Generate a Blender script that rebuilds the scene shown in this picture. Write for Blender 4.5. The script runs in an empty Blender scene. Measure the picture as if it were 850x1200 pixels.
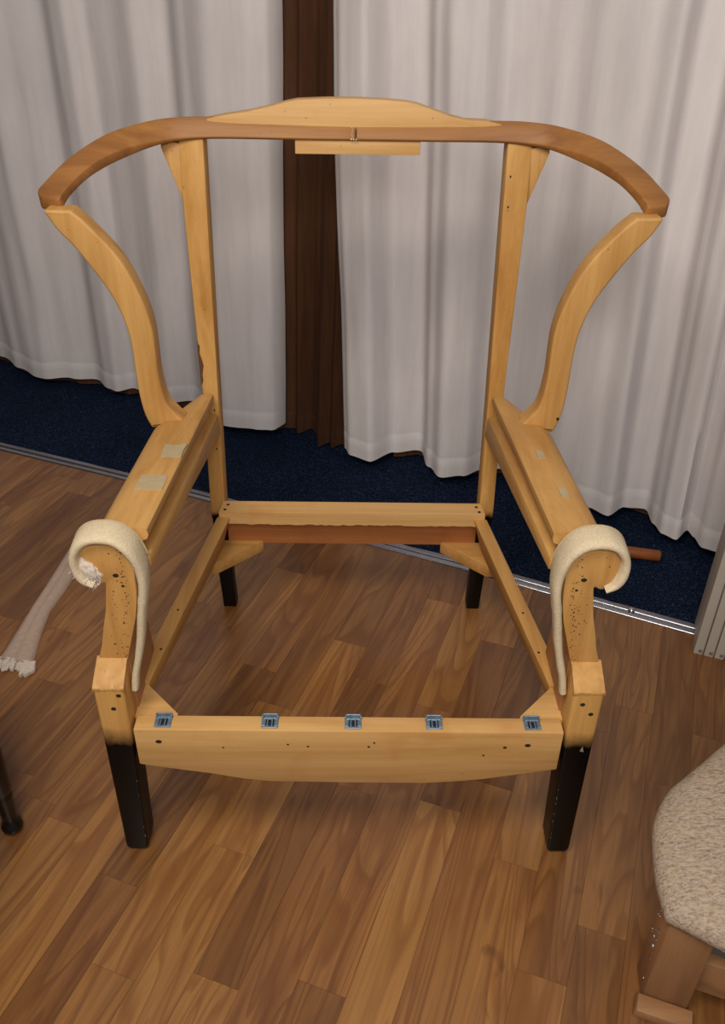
import bpy, bmesh, math, random
from mathutils import Vector, Matrix, noise

random.seed(7)
scene = bpy.context.scene
COL = scene.collection

# ------------------------------------------------------------------ camera
CAM_POS = (0.0048230, -0.8948463, 1.2893081)
PITCH, YAW, ROLL = 0.592464066, 0.0109799742, 0.0167089405
FOCAL_PX = 1018.18
fw = Vector((math.sin(YAW) * math.cos(PITCH), math.cos(YAW) * math.cos(PITCH), -math.sin(PITCH)))
rt = Vector((math.cos(YAW), -math.sin(YAW), 0))
up = rt.cross(fw)
r2 = math.cos(ROLL) * rt + math.sin(ROLL) * up
u2 = -math.sin(ROLL) * rt + math.cos(ROLL) * up
cam_data = bpy.data.cameras.new('camera')
cam = bpy.data.objects.new('camera', cam_data)
COL.objects.link(cam)
cam.matrix_world = Matrix(((r2.x, u2.x, -fw.x, CAM_POS[0]), (r2.y, u2.y, -fw.y, CAM_POS[1]),
                           (r2.z, u2.z, -fw.z, CAM_POS[2]), (0, 0, 0, 1)))
cam_data.sensor_fit = 'VERTICAL'
cam_data.sensor_height = 36.0
cam_data.lens = FOCAL_PX / 1200.0 * 36.0
cam_data.clip_start = 0.02
scene.camera = cam

# ------------------------------------------------------------------ world, lamps, exposure
world = bpy.data.worlds.new('world')
scene.world = world
world.use_nodes = True
bg = world.node_tree.nodes['Background']
bg.inputs['Color'].default_value = (0.80, 0.82, 0.95, 1)
bg.inputs['Strength'].default_value = 0.16


def area_light(name, loc, target, size, power, color, shape='DISK'):
    d = bpy.data.lights.new(name, 'AREA')
    d.shape = shape
    d.size = size
    d.energy = power
    d.color = color
    o = bpy.data.objects.new(name, d)
    COL.objects.link(o)
    o.location = loc
    o.rotation_euler = (Vector(target) - Vector(loc)).to_track_quat('-Z', 'Y').to_euler()
    return o


area_light('ceiling_lamp', (-0.45, -0.80, 2.30), (0.0, 0.5, 0.3), 0.8, 25, (1.0, 0.90, 0.76))
area_light('room_lamp', (0.10, -1.40, 1.75), (0.2, 1.1, 0.65), 0.7, 17, (1.0, 0.94, 0.86))
scene.view_settings.view_transform = 'Standard'
scene.view_settings.look = 'None'
scene.view_settings.exposure = 0.06
scene.view_settings.gamma = 1.0
scene.view_settings.use_curve_mapping = False


# ------------------------------------------------------------------ helpers
def props(o, label=None, cat=None, group=None, kind=None):
    if label: o['label'] = label
    if cat: o['category'] = cat
    if group: o['group'] = group
    if kind: o['kind'] = kind
    return o


def empty(name, loc, label, cat, group=None):
    o = bpy.data.objects.new(name, None)
    o.empty_display_size = 0.05
    COL.objects.link(o)
    o.location = loc
    return props(o, label, cat, group)


def link(name, bm, mat, parent=None, bevel=0.0, segs=2, smooth=True, sharp=0.6, angle=0.5):
    bmesh.ops.remove_doubles(bm, verts=bm.verts, dist=1e-6)
    bmesh.ops.recalc_face_normals(bm, faces=bm.faces)
    if bevel > 0:
        es = [e for e in bm.edges if len(e.link_faces) == 2 and e.calc_face_angle(0) > angle]
        bmesh.ops.bevel(bm, geom=es, offset=bevel, segments=segs, profile=0.5, affect='EDGES', clamp_overlap=True)
    me = bpy.data.meshes.new(name)
    bm.to_mesh(me)
    bm.free()
    if smooth:
        me.polygons.foreach_set('use_smooth', [True] * len(me.polygons))
        me.set_sharp_from_angle(angle=sharp)
    me.materials.append(mat)
    o = bpy.data.objects.new(name, me)
    COL.objects.link(o)
    if parent:
        o.parent = parent
        if parent.parent is None:      # geometry is modelled in place; parts of parts need no offset
            o.matrix_parent_inverse = Matrix.Translation(-parent.location)
    return o


def add_hexa(bm, a, b):
    """a: four corners of one end, b: the matching corners of the other end"""
    va = [bm.verts.new(p) for p in a]
    vb = [bm.verts.new(p) for p in b]
    n = len(a)
    bm.faces.new(va)
    bm.faces.new(vb[::-1])
    for i in range(n):
        bm.faces.new((va[i], vb[i], vb[(i + 1) % n], va[(i + 1) % n]))


def add_box(bm, x0, x1, y0, y1, z0, z1):
    add_hexa(bm, [(x0, y0, z0), (x1, y0, z0), (x1, y1, z0), (x0, y1, z0)],
             [(x0, y0, z1), (x1, y0, z1), (x1, y1, z1), (x0, y1, z1)])


def add_prism_xz(bm, poly, y0, y1):
    add_hexa(bm, [(x, y0, z) for x, z in poly], [(x, y1, z) for x, z in poly])


def add_prism_yz(bm, poly, x0, x1):
    add_hexa(bm, [(x0, y, z) for y, z in poly], [(x1, y, z) for y, z in poly])


def add_prism_xy(bm, poly, z0, z1):
    add_hexa(bm, [(x, y, z0) for x, y in poly], [(x, y, z1) for x, y in poly])


def add_loft(bm, sections, caps=True):
    rings = [[bm.verts.new(p) for p in s] for s in sections]
    n = len(rings[0])
    for a, b in zip(rings, rings[1:]):
        for i in range(n):
            bm.faces.new((a[i], a[(i + 1) % n], b[(i + 1) % n], b[i]))
    if caps:
        bm.faces.new(rings[0][::-1])
        bm.faces.new(rings[-1])
    return rings


def add_lathe(bm, prof, cx, cy, seg=20):
    secs = [[(cx + r * math.cos(2 * math.pi * k / seg), cy + r * math.sin(2 * math.pi * k / seg), z)
             for k in range(seg)] for r, z in prof]
    add_loft(bm, secs)


def add_disc(bm, c, n, r, h=0.0006, seg=8, sx=1.0):
    n = Vector(n).normalized()
    a = n.orthogonal().normalized()
    if abs(n.z) < 0.9:
        a = Vector((0, 0, 1)).cross(n).normalized()
    b = n.cross(a)
    c = Vector(c)
    lo = [c + (a * math.cos(t) * sx + b * math.sin(t)) * r for t in [2 * math.pi * k / seg for k in range(seg)]]
    add_hexa(bm, [p - n * 0.001 for p in lo], [p + n * h for p in lo])


def catmull(pts, per=6):
    out = []
    P = [Vector(p) for p in pts]
    P = [P[0] * 2 - P[1]] + P + [P[-1] * 2 - P[-2]]
    for i in range(1, len(P) - 2):
        for k in range(per):
            t = k / per
            p0, p1, p2, p3 = P[i - 1:i + 3]
            out.append(0.5 * ((2 * p1) + (-p0 + p2) * t + (2 * p0 - 5 * p1 + 4 * p2 - p3) * t * t
                              + (-p0 + 3 * p1 - 3 * p2 + p3) * t ** 3))
    out.append(P[-2].copy())
    return out


def lerp(a, b, t):
    return a + (b - a) * t


def mirror(pts, s):
    return [(p[0] * s,) + tuple(p[1:]) for p in pts]


# ------------------------------------------------------------------ materials
def srgb(r, g, b):
    f = lambda c: (c / 255) / 12.92 if c / 255 <= 0.04045 else ((c / 255 + 0.055) / 1.055) ** 2.4
    return (f(r), f(g), f(b), 1)


class NT:
    def __init__(self, name):
        self.m = bpy.data.materials.new(name)
        self.m.use_nodes = True
        self.t = self.m.node_tree
        self.bsdf = self.t.nodes['Principled BSDF']

    def n(self, typ, **kw):
        nd = self.t.nodes.new(typ)
        for k, v in kw.items():
            setattr(nd, k, v)
        return nd

    def l(self, a, b):
        self.t.links.new(a, b)

    def coords(self, scale=(1, 1, 1), rot=(0, 0, 0), kind='Object', offset=None):
        tc = self.n('ShaderNodeTexCoord')
        mp = self.n('ShaderNodeMapping')
        mp.inputs['Scale'].default_value = scale
        mp.inputs['Rotation'].default_value = rot
        self.l(tc.outputs[kind], mp.inputs['Vector'])
        if offset is not None:
            self.l(offset, mp.inputs['Location'])
        return mp.outputs['Vector']

    def noise(self, vec, scale, detail=4, rough=0.55, dist=0.0):
        nd = self.n('ShaderNodeTexNoise')
        nd.inputs['Scale'].default_value = scale
        nd.inputs['Detail'].default_value = detail
        nd.inputs['Roughness'].default_value = rough
        nd.inputs['Distortion'].default_value = dist
        self.l(vec, nd.inputs['Vector'])
        return nd.outputs['Fac']

    def ramp(self, fac, stops, interp='LINEAR'):
        nd = self.n('ShaderNodeValToRGB')
        cr = nd.color_ramp
        cr.interpolation = interp
        while len(cr.elements) < len(stops):
            cr.elements.new(0.5)
        for e, (p, c) in zip(cr.elements, stops):
            e.position = p
            e.color = c if len(c) == 4 else (*c, 1)
        self.l(fac, nd.inputs['Fac'])
        return nd.outputs['Color']

    def mix(self, fac, a, b, mode='MIX'):
        nd = self.n('ShaderNodeMix', data_type='RGBA', blend_type=mode)
        for sock, v in ((nd.inputs['Factor'], fac), (nd.inputs['A'], a), (nd.inputs['B'], b)):
            if hasattr(v, 'is_output'):
                self.l(v, sock)
            else:
                sock.default_value = v
        # colour sockets are the ones with RGBA type
        for s_, v in zip([s for s in nd.inputs if s.type == 'RGBA'], (a, b)):
            if hasattr(v, 'is_output'):
                self.l(v, s_)
            else:
                s_.default_value = v
        return [s for s in nd.outputs if s.type == 'RGBA'][0]

    def math(self, op, a, b=0.0, clamp=False):
        nd = self.n('ShaderNodeMath', operation=op, use_clamp=clamp)
        for i, v in enumerate((a, b)):
            if hasattr(v, 'is_output'):
                self.l(v, nd.inputs[i])
            else:
                nd.inputs[i].default_value = v
        return nd.outputs[0]

    def bump(self, height, strength=0.2, dist=0.002):
        nd = self.n('ShaderNodeBump')
        nd.inputs['Strength'].default_value = strength
        nd.inputs['Distance'].default_value = dist
        self.l(height, nd.inputs['Height'])
        self.l(nd.outputs['Normal'], self.bsdf.inputs['Normal'])

    def set(self, color=None, rough=0.6, metal=0.0, spec=0.5):
        if color is not None:
            if hasattr(color, 'is_output'):
                self.l(color, self.bsdf.inputs['Base Color'])
            else:
                self.bsdf.inputs['Base Color'].default_value = color
        if hasattr(rough, 'is_output'):
            self.l(rough, self.bsdf.inputs['Roughness'])
        else:
            self.bsdf.inputs['Roughness'].default_value = rough
        self.bsdf.inputs['Metallic'].default_value = metal
        self.bsdf.inputs['Specular IOR Level'].default_value = spec
        return self.m


def frame_wood(name, axis, dark, light, stain=None, stain_amt=0.5, paint=None, rough=0.55):
    w = NT(name)
    sc = [26, 26, 26]
    sc[axis] = 1.8
    v = w.coords(tuple(sc))
    g = w.noise(v, 1.0, 5, 0.6, 0.6)
    col = w.ramp(g, [(0.3, dark), (0.5, tuple(lerp(a, b, 0.6) for a, b in zip(dark, light))), (0.7, light)])
    sc2 = [150, 150, 150]
    sc2[axis] = 6
    f = w.noise(w.coords(tuple(sc2)), 1.0, 3, 0.6)
    col = w.mix(w.ramp(f, [(0.42, (0, 0, 0)), (0.75, (0.35,) * 3)]), col, dark)
    blot = w.noise(w.coords((9, 9, 9)), 1.0, 3, 0.6)
    col = w.mix(w.ramp(blot, [(0.55, (0, 0, 0)), (0.8, (stain_amt,) * 3)]), col, stain or dark)
    # small nail pricks and specks
    sp = w.noise(w.coords((210, 210, 210)), 1.0, 1, 0.4)
    col = w.mix(w.ramp(sp, [(0.76, (0, 0, 0)), (0.80, (0.5,) * 3)]), col, srgb(70, 42, 22))
    if paint:                                   # sprayed paint with a soft upper edge
        z0, width = paint
        tc = w.n('ShaderNodeTexCoord')
        sep = w.n('ShaderNodeSeparateXYZ')
        w.l(tc.outputs['Object'], sep.inputs[0])
        ed = w.noise(w.coords((40, 40, 25)), 1.0, 4, 0.6)
        zz = w.math('ADD', sep.outputs[2], w.math('MULTIPLY', w.math('SUBTRACT', ed, 0.5), 0.03))
        fac = w.math('DIVIDE', w.math('SUBTRACT', z0 + width / 2, zz), width, True)
        chip = w.noise(w.coords((90, 90, 32)), 1.0, 3, 0.7)
        black = w.mix(w.ramp(chip, [(0.735, (0, 0, 0)), (0.76, (0.7,) * 3)]), srgb(3, 3, 3), srgb(80, 75, 70))
        col = w.mix(fac, col, black)
        r = w.n('ShaderNodeMix', data_type='FLOAT')
        w.l(fac, r.inputs[0])
        r.inputs[2].default_value = rough
        r.inputs[3].default_value = 0.42
        w.set(col, r.outputs[0], 0, 0.2)
    else:
        w.set(col, rough)
    w.bump(f, 0.15, 0.0008)
    return w.m


BEECH_D, BEECH_L = srgb(178, 126, 62), srgb(214, 166, 98)
PINE_D, PINE_L = srgb(194, 146, 82), srgb(224, 180, 118)
WALN_D, WALN_L = srgb(138, 88, 42), srgb(176, 122, 64)
M_beech_z = frame_wood('beech_upright', 2, BEECH_D, BEECH_L, srgb(176, 112, 52), 0.45)
M_beech_y = frame_wood('beech_lengthways', 1, BEECH_D, BEECH_L, srgb(178, 118, 60), 0.35)
M_beech_x = frame_wood('beech_crossways', 0, BEECH_D, BEECH_L, srgb(176, 112, 52), 0.4)
M_pine_x = frame_wood('pale_pine_crossways', 0, PINE_D, PINE_L, srgb(190, 120, 60), 0.45)
M_leg = frame_wood('leg_raw_above_black', 2, BEECH_D, BEECH_L, srgb(176, 112, 52), 0.3, paint=(0.276, 0.036))
M_blackleg = frame_wood('leg_black_paint', 2, BEECH_D, BEECH_L, None, 0.2, paint=(0.60, 0.02))
M_post = frame_wood('post_beech_black_foot', 2, BEECH_D, BEECH_L, srgb(176, 112, 52), 0.35, paint=(0.278, 0.014))
M_crest = frame_wood('crest_brown_wood', 0, WALN_D, WALN_L, srgb(134, 80, 38), 0.4)
M_redwood = frame_wood('reddish_rail_wood', 0, srgb(164, 100, 54), srgb(196, 128, 74), srgb(140, 80, 40), 0.4)
M_panel = frame_wood('brown_side_panel', 2, srgb(160, 110, 70), srgb(186, 134, 90), srgb(140, 90, 55), 0.3)


def simple(name, col, rough=0.6, metal=0.0, spec=0.5, nscale=None, namt=0.3, bump=0.0):
    w = NT(name)
    if nscale:
        nz = w.noise(w.coords((nscale,) * 3), 1.0, 5, 0.65)
        c2 = tuple(c * (1 - namt) for c in col[:3]) + (1,)
        w.set(w.ramp(nz, [(0.3, c2), (0.7, col)]), rough, metal, spec)
        if bump:
            w.bump(nz, bump, 0.002)
    else:
        w.set(col, rough, metal, spec)
    return w.m


M_hole = simple('dark_hole', srgb(42, 24, 14), 0.8)
M_clip = simple('blue_grey_metal', srgb(128, 150, 168), 0.4, 0.4, 0.5, 120, 0.4)
M_chip = simple('bare_wood_chip', srgb(150, 138, 122), 0.7)
M_prick = simple('nail_prick', srgb(96, 58, 30), 0.8)
M_clipdark = simple('dark_clip_opening', srgb(30, 34, 44), 0.6)
M_batting = simple('cream_batting', srgb(226, 208, 176), 0.95, 0, 0.1, 260, 0.22, 0.5)
M_batting2 = simple('white_torn_wadding', srgb(226, 212, 198), 0.95, 0, 0.1, 190, 0.3, 0.7)
M_tape = simple('grey_paper', srgb(190, 172, 136), 0.85, 0, 0.2, 70, 0.15)
M_metal = simple('brushed_aluminium', srgb(176, 178, 186), 0.24, 1.0, 0.5, 60, 0.15)
M_chrome = simple('polished_chrome', srgb(235, 235, 240), 0.12, 1.0)
M_black = simple('black_lacquer', srgb(9, 9, 9), 0.3)
M_cloth = simple('pale_cloth', srgb(192, 168, 152), 0.95, 0, 0.1, 90, 0.15, 0.3)
M_white_panel = simple('white_plastic', srgb(196, 188, 176), 0.5, 0, 0.4, 14, 0.08)
M_slot = simple('grey_slot', srgb(112, 110, 112), 0.7)
M_dowel = simple('orange_wood', srgb(150, 84, 40), 0.55, 0, 0.4, 40, 0.25)
M_wall = simple('cream_wall_paint', srgb(120, 108, 96), 0.9, 0, 0.2, 20, 0.05)
M_joint = simple('dark_joint', srgb(84, 54, 32), 0.8)
M_raw_dark = frame_wood('raw_frame_dull_z', 2, srgb(136, 96, 62), srgb(166, 122, 84), srgb(140, 92, 60), 0.3)
M_raw_dark_x = frame_wood('raw_frame_dull_x', 0, srgb(136, 94, 60), srgb(168, 124, 84), srgb(130, 84, 54), 0.3)


def curtain_mat(name, base, dark, sheen=0.0, slub=0.12):
    w = NT(name)
    a = w.noise(w.coords((60, 60, 5)), 1.0, 3, 0.6)
    b = w.noise(w.coords((420, 420, 420)), 1.0, 2, 0.6)
    c = w.noise(w.coords((7, 7, 5)), 1.0, 4, 0.6)
    col = w.mix(w.ramp(a, [(0.35, (0, 0, 0)), (0.75, (slub * 3,) * 3)]), base, dark)
    col = w.mix(w.ramp(c, [(0.45, (0, 0, 0)), (0.8, (0.35,) * 3)]), col, dark)
    w.set(col, 0.85, 0, 0.2)
    w.bsdf.inputs['Sheen Weight'].default_value = sheen
    w.bump(w.math('ADD', b, w.math('MULTIPLY', a, 1.5)), 0.12, 0.001)
    return w.m


M_curtain = curtain_mat('off_white_curtain', srgb(228, 223, 224), srgb(203, 197, 199))
M_brown = curtain_mat('brown_curtain', srgb(92, 60, 40), srgb(60, 38, 24), 0.0, 0.2)

# laminate planks: colour tone per plank, its own piece of grain
w = NT('oak_laminate')
oi = w.n('ShaderNodeObjectInfo')
off = w.n('ShaderNodeCombineXYZ')
w.l(w.math('MULTIPLY', oi.outputs['Random'], 37.0), off.inputs[0])
w.l(w.math('MULTIPLY', oi.outputs['Random'], 91.0), off.inputs[1])
w.l(w.math('MULTIPLY', oi.outputs['Random'], 53.0), off.inputs[2])
OFF = off.outputs[0]
sepc = w.n('ShaderNodeSeparateColor')
w.l(oi.outputs['Color'], sepc.inputs[0])
tone, red = sepc.outputs[0], sepc.outputs[1]
base_l = w.mix(tone, srgb(106, 69, 34), srgb(172, 124, 68))
base = w.mix(w.math('MULTIPLY', red, 0.6), base_l, w.mix(tone, srgb(104, 62, 36), srgb(164, 110, 66)))
dk = lambda c, m: w.mix(1.0, c, (*m, 1), 'MULTIPLY')
# broad streaks of honey and red-brown running along the plank
st0 = w.noise(w.coords((1.7, 30, 30), offset=OFF), 1.0, 4, 0.6, 0.9)
col = w.mix(w.ramp(st0, [(0.32, (0.95,) * 3), (0.54, (0,) * 3)]), base, dk(base, (0.58, 0.43, 0.34)))
st1 = w.noise(w.coords((2.3, 48, 48), offset=OFF), 3.0 / 3, 4, 0.65, 0.6)
col = w.mix(w.ramp(st1, [(0.50, (0,) * 3), (0.70, (0.75,) * 3)]), col, dk(base, (1.26, 1.20, 1.02)))
# cathedral figure: contour lines of a stretched noise
fig = w.noise(w.coords((1.2, 10, 10), offset=OFF), 1.0, 2, 0.45, 0.7)
wave = w.math('FRACT', w.math('MULTIPLY', fig, 13.0))
ringd = w.ramp(wave, [(0.0, (0.0,) * 3), (0.5, (0.12,) * 3), (0.84, (0.7,) * 3), (0.95, (0.45,) * 3), (1.0, (0.0,) * 3)])
col = w.mix(ringd, col, dk(base, (0.56, 0.44, 0.36)))
# pores
str1 = w.noise(w.coords((7, 190, 190), offset=OFF), 1.0, 4, 0.7)
col = w.mix(w.ramp(str1, [(0.48, (0, 0, 0)), (0.72, (0.6,) * 3)]), col, dk(base, (0.58, 0.50, 0.44)))
blot = w.noise(w.coords((5, 15, 15), offset=OFF), 1.0, 3, 0.6, 0.6)
col = w.mix(w.ramp(blot, [(0.58, (0, 0, 0)), (0.80, (0.6,) * 3)]), col, dk(base, (0.50, 0.38, 0.32)))
kn = w.noise(w.coords((13, 30, 30), offset=OFF), 1.0, 2, 0.5, 0.8)
col = w.mix(w.ramp(kn, [(0.72, (0, 0, 0)), (0.82, (0.5,) * 3)]), col, srgb(66, 36, 20))
w.set(col, w.ramp(str1, [(0.3, (0.27,) * 3), (0.7, (0.38,) * 3)]), 0, 0.8)
w.bump(str1, 0.05, 0.0005)
M_plank = w.m

w = NT('blue_carpet_pile')
n1 = w.noise(w.coords((230, 230, 230)), 1.0, 3, 0.7)
n2 = w.noise(w.coords((75, 75, 75)), 1.0, 3, 0.7)
n3 = w.noise(w.coords((6, 6, 6)), 1.0, 3, 0.6)
c = w.ramp(n1, [(0.36, srgb(6, 12, 24)), (0.54, srgb(17, 31, 55)), (0.70, srgb(72, 94, 130))])
c = w.mix(w.ramp(n2, [(0.4, (0, 0, 0)), (0.7, (0.6,) * 3)]), c, srgb(18, 34, 62))
c = w.mix(w.ramp(n3, [(0.4, (0, 0, 0)), (0.75, (0.4,) * 3)]), c, srgb(10, 20, 38))
w.set(c, 0.97, 0, 0.1)
w.bump(w.math('ADD', n1, n2), 0.9, 0.006)
M_carpet = w.m

w = NT('beige_tweed')
ROT = (0, 0, math.radians(20))
rows = w.noise(w.coords((95, 270, 270), ROT), 1.0, 3, 0.6, 0.5)
fleck = w.noise(w.coords((210, 420, 420), ROT), 1.0, 2, 0.6)
tint = w.noise(w.coords((22, 45, 45), ROT), 1.0, 3, 0.6)
c = w.ramp(rows, [(0.30, srgb(132, 112, 98)), (0.44, srgb(172, 153, 135)), (0.62, srgb(192, 175, 156))])
c = w.mix(w.ramp(fleck, [(0.34, (0.7,) * 3), (0.45, (0, 0, 0))]), c, srgb(128, 108, 102))
c = w.mix(w.ramp(tint, [(0.5, (0, 0, 0)), (0.75, (0.35,) * 3)]), c, srgb(190, 168, 124))
w.set(c, 0.95, 0, 0.15)
w.bump(w.math('ADD', rows, fleck), 0.6, 0.002)
M_tweed = w.m

# ------------------------------------------------------------------ floor: planks, carpet, threshold strip
TH = math.radians(69.7)
U = Vector((math.cos(TH), math.sin(TH)))
W = Vector((math.sin(TH), -math.cos(TH)))
PW, PORG = 0.0748, 0.0085
STRIP = [(-2.72, 2.012), (-1.047, 1.348), (-0.687, 1.205), (-0.423, 1.097), (0.079, 0.876), (0.246, 0.806),
         (0.549, 0.664), (0.639, 0.623), (0.762, 0.567), (1.70, 0.150)]


def strip_a(wv):
    """distance along the planks at which row position wv meets the threshold strip"""
    q = [(Vector(p) @ W if False else Vector(p).dot(W), Vector(p).dot(U)) for p in STRIP]
    for (w0, a0), (w1, a1) in zip(q, q[1:]):
        if w0 <= wv <= w1:
            return lerp(a0, a1, (wv - w0) / (w1 - w0))
    return q[-1][1] if wv > q[-1][0] else q[0][1]


bm = bmesh.new()
add_box(bm, -3.0, 3.0, -2.6, 3.4, -0.10, -0.006)
floor = props(link('floor', bm, M_joint, smooth=False), kind='structure')

JOINTS = {-7: [-0.122, 0.433], -6: [-0.60, 0.664], -5: [-0.183, 0.339], -4: [-0.314, 0.255, 0.82], -3: [-0.069, 0.477],
          -2: [-0.273, 0.386], -1: [-0.45, 0.12, 0.685], 0: [-0.228, 0.36], 1: [0.141, 0.591], 2: [-0.36, 0.218],
          3: [0.074, 0.60], 4: [-0.098, 0.42], 5: [0.004, 0.50], 6: [-0.2, 0.33]}
TONES = {(-7, -0.122): (.50, .6), (-7, 0.433): (.62, .4), (-6, 0.664): (.2, .7), (-6, -0.60): (.80, .3),
         (-5, -0.183): (.30, .3), (-5, 0.339): (.55, .8), (-4, -0.314): (.75, .1), (-3, -0.069): (.85, .1),
         (-2, -0.273): (.25, .5), (-2, 0.386): (.40, .9), (-1, -0.45): (.50, .8), (-1, 0.12): (.70, .5),
         (-1, 0.685): (.3, .9), (0, -0.228): (.62, .7), (1, 0.141): (.30, .8), (1, 0.591): (.85, .4),
         (2, 0.218): (.25, .3), (2, -0.36): (.68, .5), (3, 0.074): (.72, .2), (4, -0.098): (.48, .5),
         (5, 0.004): (.52, .3), (-4, 0.255): (.45, .5), (3, 0.60): (.5, .8)}
LOW = {-7: (.72, .2), -5: (.42, .7), -4: (.66, .2), -3: (.82, .1), -2: (.78, .1), 0: (.36, .6), 1: (.9, .1),
       3: (.74, .4), 4: (.85, .1), 5: (.32, .4)}
for k in range(-34, 16):
    w0 = PORG + PW * k
    wm = w0 + PW / 2
    amax = strip_a(wm)
    js = list(JOINTS.get(k, []))
    rnd = random.Random(k * 13 + 5)
    if not js:
        js = [rnd.uniform(-0.3, 0.2)]
    while js[0] > -1.25:
        js.insert(0, js[0] - rnd.uniform(0.46, 0.62))
    while js[-1] < amax:
        js.append(js[-1] + rnd.uniform(0.46, 0.62))
    first_known = JOINTS.get(k, [None])[0]
    for a0, a1 in zip(js, js[1:]):
        a1 = min(a1, amax)
        if a1 - a0 < 0.02:
            continue
        g = 0.0002
        bm = bmesh.new()
        L, H = (a1 - a0) / 2 - g, PW / 2 - g
        add_box(bm, -L, L, -H, H, -0.008, 0.0)
        o = link('plank', bm, M_plank, None, smooth=False)
        c = U * (a0 + a1) / 2 + W * wm
        o.parent = floor
        o.location = (c.x, c.y, 0)
        o.rotation_euler = (0, 0, TH)
        t = TONES.get((k, round(a0, 3)))
        if t is None and first_known is not None and abs(a1 - first_known) < 1e-6:
            t = LOW.get(k)
        if t is None:
            t = (rnd.uniform(0.25, 0.8), rnd.uniform(0.1, 0.9))
        o.color = (t[0], t[1], 0, 1)

# carpet lies beyond the strip
bm = bmesh.new()
line = [Vector((x, y)) for x, y in STRIP]
far = Vector((0.403, 0.915)) * 1.5
rows = 16
grid = []
for p0, p1 in zip(line, line[1:]):
    n = max(2, int((p1 - p0).length / 0.05))
    for i in range(n):
        grid.append(p0.lerp(p1, i / n))
grid.append(line[-1])
vs = []
for p in grid:
    rowv = []
    for j in range(rows + 1):
        q = p + far * (j / rows)
        rowv.append(bm.verts.new((q.x, q.y, 0.003 + 0.0025 * noise.noise((q.x * 9, q.y * 9, 0)))))
    vs.append(rowv)
for a, b in zip(vs, vs[1:]):
    for j in range(rows):
        bm.faces.new((a[j], b[j], b[j + 1], a[j + 1]))
carpet = link('carpet', bm, M_carpet, smooth=True)
props(carpet, 'dark blue short-pile carpet beyond the metal strip, under the curtains', 'carpet', kind='structure')

# metal threshold strip: a low ridged bar following the joint
bm = bmesh.new()
prof = [(-0.019, 0.0003), (-0.0185, 0.0018), (-0.016, 0.0032), (-0.009, 0.0042), (-0.006, 0.0042)] + \
       [(0.0055 * -math.cos(math.pi * k / 10), 0.0042 + 0.0042 * math.sin(math.pi * k / 10)) for k in range(11)] + \
       [(0.006, 0.0042), (0.010, 0.0042), (0.016, 0.0032), (0.0185, 0.0018), (0.019, 0.0003)]
secs = []
for i, p in enumerate(line):
    d = (line[min(i + 1, len(line) - 1)] - line[max(i - 1, 0)]).normalized()
    nn = Vector((-d.y, d.x))
    secs.append([(p.x + nn.x * s, p.y + nn.y * s, z) for s, z in prof])
add_loft(bm, secs)
strip = link('trim_1', bm, M_metal, sharp=0.9)
props(strip, kind='structure')
for s in (0.06, 0.55, 0.93, 1.33):
    i0 = Vector((-1.047, 1.348)).lerp(Vector((0.762, 0.567)), min(s, 1))
    if s > 1: continue
    bm = bmesh.new()
    add_disc(bm, (i0.x, i0.y + 0.004, 0.0064), (0, 0, 1), 0.0035, 0.0012, 10)
    link('screw_head', bm, M_metal, strip)

bm = bmesh.new()  # chrome dome added on the strip to throw back a lamp glint
add_lathe(bm, [(.0085, .0045), (.0083, .0070), (.0070, .0096), (.0050, .0116), (.0026, .0128), (.0004, .0131)], .6385, .6215, 20)
link('added_glint_dome', bm, M_chrome, strip, sharp=1.5)

# back wall behind the curtains
T = Vector((0.915, -0.403))
N = Vector((0.403, 0.915))


def sn(s, n, z):
    p = T * s + N * n
    return (p.x, p.y, z)


bm = bmesh.new()
add_hexa(bm, [sn(-3.9, 1.62, -0.006), sn(2.2, 1.62, -0.006), sn(2.2, 1.72, -0.006), sn(-3.9, 1.72, -0.006)],
         [sn(-3.9, 1.62, 2.5), sn(2.2, 1.62, 2.5), sn(2.2, 1.72, 2.5), sn(-3.9, 1.72, 2.5)])
props(link('wall_back', bm, M_wall, smooth=False), kind='structure')


bm = bmesh.new()
add_box(bm, -2.82, -2.72, -2.6, 3.2, -0.006, 2.5)
props(link('wall_left', bm, M_wall, smooth=False), kind='structure')
bm = bmesh.new()
add_box(bm, -2.72, -2.705, -2.6, 2.02, 0.0, 0.10)
props(link('baseboard_left', bm, M_white_panel, bevel=0.003), kind='structure')


# ------------------------------------------------------------------ curtains
def interp(pts, s):
    if s <= pts[0][0]: return pts[0][1]
    for (s0, v0), (s1, v1) in zip(pts, pts[1:]):
        if s <= s1:
            t = (s - s0) / (s1 - s0)
            t = t * t * (3 - 2 * t)
            return lerp(v0, v1, t)
    return pts[-1][1]


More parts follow.
